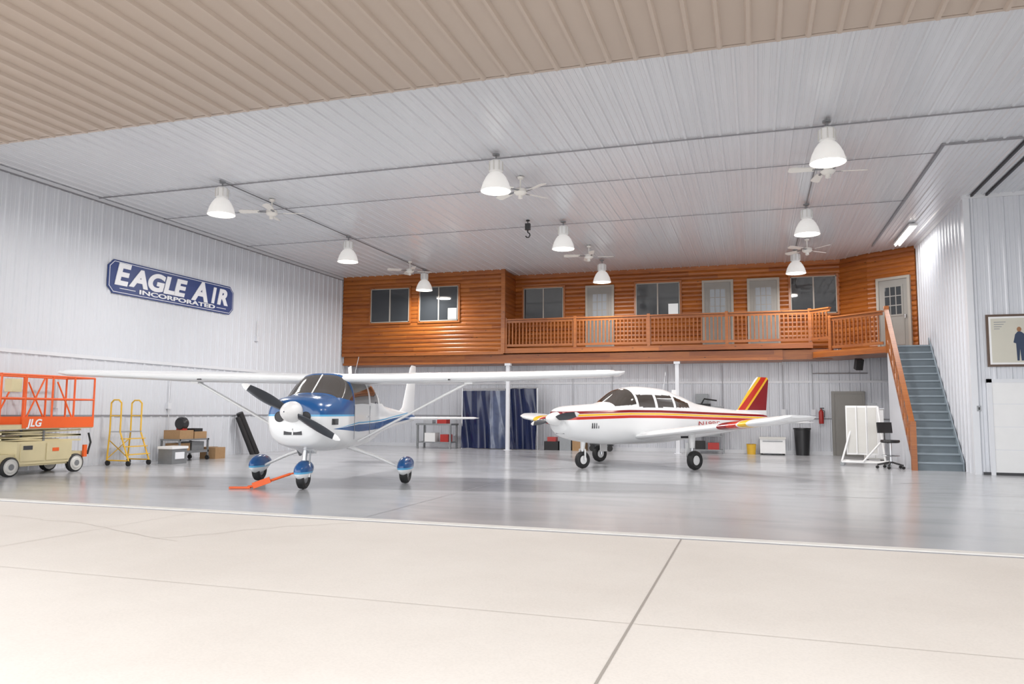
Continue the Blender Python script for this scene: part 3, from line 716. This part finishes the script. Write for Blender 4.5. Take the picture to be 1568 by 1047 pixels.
b=B('cardboard_box'); b.bb(-.25,.25,-.2,.2,0,.3,'cardboard'); b.bb(-.24,.0,-.2,.2,.3,.31,'cardboard'); b.bb(-.02,.02,-.2,.2,.311,.313,'offwhite'); b.done(loc=(-14.0,17.35,0))
b=B('rolled_mat'); b.tube([(.25,.4,.0),(.02,-.15,1.22)],.1,'black',16); b.tube([(.3,.15,.0),(.04,-.25,1.1)],.07,'black',14); b.done(loc=(-14.5,19.2,0))

# ------------------------------------------------------------------ rear objects
def curtain(b,x0,x1,y,z0,z1,mt,waves,amp):
    n=int((x1-x0)/.015); vs=[];fs=[]
    for i in range(n+1):
        x=x0+(x1-x0)*i/n
        for j in range(17):
            q=j/16; z=z0+(z1-z0)*q-.03*math.sin(q*3.1)*abs(math.sin(waves*.5*x))
            a=amp*(1-.5*q)*(math.sin(waves*x+2.2*math.sin(1.9*x+2.2*q))+.45*math.sin(1.9*waves*x+3.2*q)+.4*math.sin(.4*waves*x-4*q))
            vs.append((x,y+a,z))
    for i in range(n):
        for j in range(16): k=i*17+j; fs.append((k,k+1,k+18,k+17))
    b.add(vs,fs,mt)
b=B('vinyl_curtain'); curtain(b,-10.0,-8.95,25.55,.02,2.05,'curtain',9,.085); curtain(b,-8.97,-8.35,25.56,.02,2.05,'curtain2',9,.05); curtain(b,-8.38,-7.25,25.54,.02,2.12,'curtain',11,.09)
b.tube([(-10.0,25.55,2.1),(-7.2,25.55,2.14)],.02,'steel',8)
for x in(-10.0,-7.2): b.tube([(x,25.55,0),(x,25.55,2.14)],.025,'steel',8)
b.done()
b=B('work_bench'); b.bb(-11.5,-10.15,24.9,25.6,.82,.88,'greymetal')
for x in(-11.45,-10.2):
    for y in(24.95,25.55): b.bb(x-.03,x+.03,y-.03,y+.03,0,.82,'greymetal')
b.bb(-11.45,-10.2,24.95,25.55,.2,.24,'greymetal'); b.bb(-11.2,-10.8,25.0,25.4,.24,.55,'white'); b.bb(-10.6,-10.3,25.0,25.4,.24,.5,'red'); b.bb(-10.75,-10.4,25.05,25.4,.88,1.1,'red'); b.bb(-11.3,-10.95,25.1,25.4,.88,1.0,'steel'); b.done()
b=B('trash_can'); b.lathe([(0,0),(.2,0),(.25,.8),(.27,.82),(.27,.86),(.24,.86),(.22,.8)],'blackgloss',n=24); b.lathe([(0,.8),(.23,.8)],'black'); b.done(loc=(1.4,26.0,0))
b=B('yellow_bucket'); b.lathe([(0,0),(.13,0),(.15,.32),(.16,.33),(.14,.33)],'yellow'); b.tube([(.0,-.15,.3),(0,0,.48),(0,.15,.3)],.008,'steel',6); b.done(loc=(-.15,25.95,0))
b=B('storage_chest'); b.bb(-.38,.38,-.25,.25,.05,.5,'white'); b.bb(-.4,.4,-.27,.27,.5,.56,'offwhite'); b.bb(-.3,.3,-.26,-.25,.42,.45,'greymetal')
for x in(-.33,.33): b.bb(x-.03,x+.03,-.2,.2,0,.05,'black')
b.done(loc=(.5,26.0,0))
b=B('shelf_rack')
for z in(.1,.55,1.0,1.5): b.bb(-.5,.5,-.2,.2,z,z+.03,'greymetal')
for x in(-.5,.5):
    for y in(-.2,.2): b.bb(x-.015,x+.015,y-.015,y+.015,0,1.53,'greymetal')
b.bb(-.4,-.1,-.15,.15,.13,.4,'black'); b.bb(0,.35,-.15,.15,.13,.35,'red'); b.bb(-.35,0,-.15,.15,.58,.85,'offwhite'); b.bb(.05,.4,-.15,.15,.58,.8,'greymetal'); b.bb(-.45,.4,-.15,.15,1.03,1.3,'black')
b.bb(-.4,.1,-.15,.15,1.53,1.62,'black'); b.tube([(-.2,0,1.6),(-.1,0,1.78),(.3,0,1.72)],.025,'black',8); b.done(loc=(-1.5,25.95,0))
b=B('tool_boxes'); b.bb(-.5,.0,-.2,.2,0,.3,'black'); b.bb(.05,.45,-.2,.2,0,.45,'greymetal'); b.bb(-.4,-.1,-.15,.15,.3,.45,'red'); b.bb(.5,.95,-.2,.2,0,.4,'cardboard'); b.done(loc=(-6.5,25.9,0))
b=B('air_compressor'); b.tube([(-.4,0,.35),(-.36,0,.35),(.36,0,.35),(.4,0,.35)],.18,'greymetal',20)
b.box((0,0,.62),(.5,.3,.2),'black'); b.lathe([(0,-.03),(.15,-.03),(.15,.03),(0,.03)],'blackgloss',(.1,-.2,.66),'Y',20)
for x in(-.3,.3): b.lathe([(0,-.03),(.1,-.03),(.1,.03),(0,.03)],'black',(x,-.18,.1),'Y',14); b.box((x,0,.15),(.05,.3,.1),'black')
b.done(loc=(-5.0,25.85,0))
b=B('fire_extinguisher'); b.lathe([(0,0),(.07,0),(.075,.02),(.075,.36),(.05,.42),(.02,.44),(.02,.48)],'red',n=18); b.box((.03,0,.49),(.12,.02,.03),'black'); b.tube([(.0,.0,.47),(.1,-.02,.4),(.09,-.03,.2)],.01,'black',6); b.box((0,.09,.25),(.06,.04,.2),'greymetal'); b.done(loc=(2.0,26.26,1.0))
b=B('wall_speaker'); b.box((0,0,0),(.2,.18,.32),'blackgloss',(R(20),0,.3)); b.tube([(0,.05,.05),(0,.3,.18)],.015,'black',8); b.box((0,-.095,0),(.15,.01,.26),'black',(R(20),0,.3)); b.done(loc=(2.95,24.6,2.78))
b=B('storage_cabinet'); b.bb(-.24,.24,-.22,.22,.06,1.45,'offwhite'); b.bb(-.235,-.01,-.235,-.22,.1,1.42,'white'); b.bb(.01,.235,-.235,-.22,.1,1.42,'white'); b.bb(-.26,.26,-.24,.24,1.45,1.48,'trimwhite')
for x in(-.04,.04): b.bb(x-.01,x+.01,-.26,-.235,.7,.85,'steel')
for x in(-.2,.2): b.bb(x-.03,x+.03,-.2,.2,0,.06,'black')
b.bb(-.15,.1,-.15,.1,1.48,1.62,'greymetal'); b.done(loc=(3.15,23.6,0))
b=B('folding_work_stand')
for i,(x,a) in enumerate(((-.28,.12),(-.05,-.1),(.2,.15))):
    b.box((x,.05*i,.9),(.26,.035,1.25),'white',(0,0,a)); b.box((x,.05*i-.02,.9),(.2,.012,1.15),'offwhite',(0,0,a))
b.tube([(-.5,-.25,.1),(.55,-.25,.1)],.028,'white',8); b.tube([(-.5,.3,.1),(.55,.3,.1)],.028,'white',8); b.tube([(-.5,-.25,.1),(-.5,.3,.1)],.028,'white',8); b.tube([(.55,-.25,.1),(.55,.3,.1)],.028,'white',8)
b.tube([(.5,-.25,.12),(.35,.0,1.5)],.025,'white',8); b.tube([(-.5,-.25,.12),(-.3,.0,.9)],.025,'white',8); b.tube([(0,-.28,.12),(.4,-.2,.6)],.025,'white',8)
for x in(-.5,.55):
    for y in(-.25,.3): b.lathe([(0,-.02),(.05,-.02),(.05,.02),(0,.02)],'greymetal',(x,y,.05),'Y',12)
b.done(loc=(2.62,21.4,0),rotz=R(-12))
b=B('shop_stool'); 
b.lathe([(0,.62),(.2,.62),(.22,.65),(.21,.69),(0,.7)],'blackgloss',n=24); b.lathe([(.03,.1),(.03,.62)],'steel',n=12); b.box((0,.24,.98),(.36,.05,.26),'blackgloss',(-.15,0,0)); b.tube([(0,.1,.62),(0,.25,.66),(0,.26,.95)],.02,'blackgloss',8)
b.lathe([(.2,.3),(.215,.31),(.2,.32)],'steel',n=20)
for i in range(5):
    a=2*math.pi*i/5+.3; b.tube([(0,0,.16),(.3*math.cos(a),.3*math.sin(a),.09)],.022,'blackgloss',8); b.lathe([(0,-.02),(.035,-.02),(.035,.02),(0,.02)],'black',(.3*math.cos(a),.3*math.sin(a),.035),'Y',10)
b.done(loc=(3.1,20.55,0),rotz=R(20))

b=B('framed_poster'); pw,ph=.86,1.1
b.bb(-.03,pw+.03,-.03,0,-.03,ph+.03,'frame'); b.bb(.02,pw-.02,-.034,-.03,.02,ph-.02,'white'); b.bb(.06,pw-.06,-.036,-.03,.06,ph-.06,'paper')
for i in range(4): b.bb(.12,.35-.04*i,-.038,-.03,.95-.05*i,.965-.05*i,'greymetal')
hx=.6
fig=[(hx-.06,.1),(hx-.02,.1),(hx,.36),(hx+.02,.1),(hx+.07,.1),(hx+.08,.42),(hx+.12,.46),(hx+.13,.6),(hx+.08,.7),(hx+.03,.74),(hx-.03,.74),(hx-.08,.68),(hx-.12,.5),(hx-.07,.48)]
b.poly([(x,-.038,z) for x,z in fig],(0,-.002,0),'navy'); b.poly([(hx+.045*math.cos(a),-.038,.79+.055*math.sin(a)) for a in [k*math.pi/6 for k in range(12)]],(0,-.002,0),'brown')
b.done(loc=(4.96,YS-.03,2.4),smooth=0)
b=B('wall_switch'); b.bb(-.04,.04,-.02,0,-.06,.06,'greymetal'); b.bb(-.012,.012,-.03,-.02,-.03,.03,'black'); b.done(loc=(4.72,YS-.03,1.45))

# ------------------------------------------------------------------ world + camera
w=bpy.data.worlds.new('overcast'); scene.world=w; w.use_nodes=True
bg=w.node_tree.nodes['Background']; bg.inputs[0].default_value=(.96,.98,1,1); bg.inputs[1].default_value=3.55

cd=bpy.data.cameras.new('camera'); cd.sensor_width=36; cd.lens=36*1166.85/1568; cd.clip_end=300
cam=bpy.data.objects.new('camera',cd); COL.objects.link(cam); scene.camera=cam
ph_,th_,r_=R(5.253),R(17.68),R(.396)
fw=Vector((-math.sin(th_)*math.cos(ph_),math.cos(th_)*math.cos(ph_),math.sin(ph_))); rt=Vector((math.cos(th_),math.sin(th_),0)); up=rt.cross(fw)
rt2=rt*math.cos(r_)+up*math.sin(r_); up2=-rt*math.sin(r_)+up*math.cos(r_)
mt_=Matrix((( rt2.x,up2.x,-fw.x,0),(rt2.y,up2.y,-fw.y,0),(rt2.z,up2.z,-fw.z,1.3),(0,0,0,1)))
cam.matrix_world=mt_
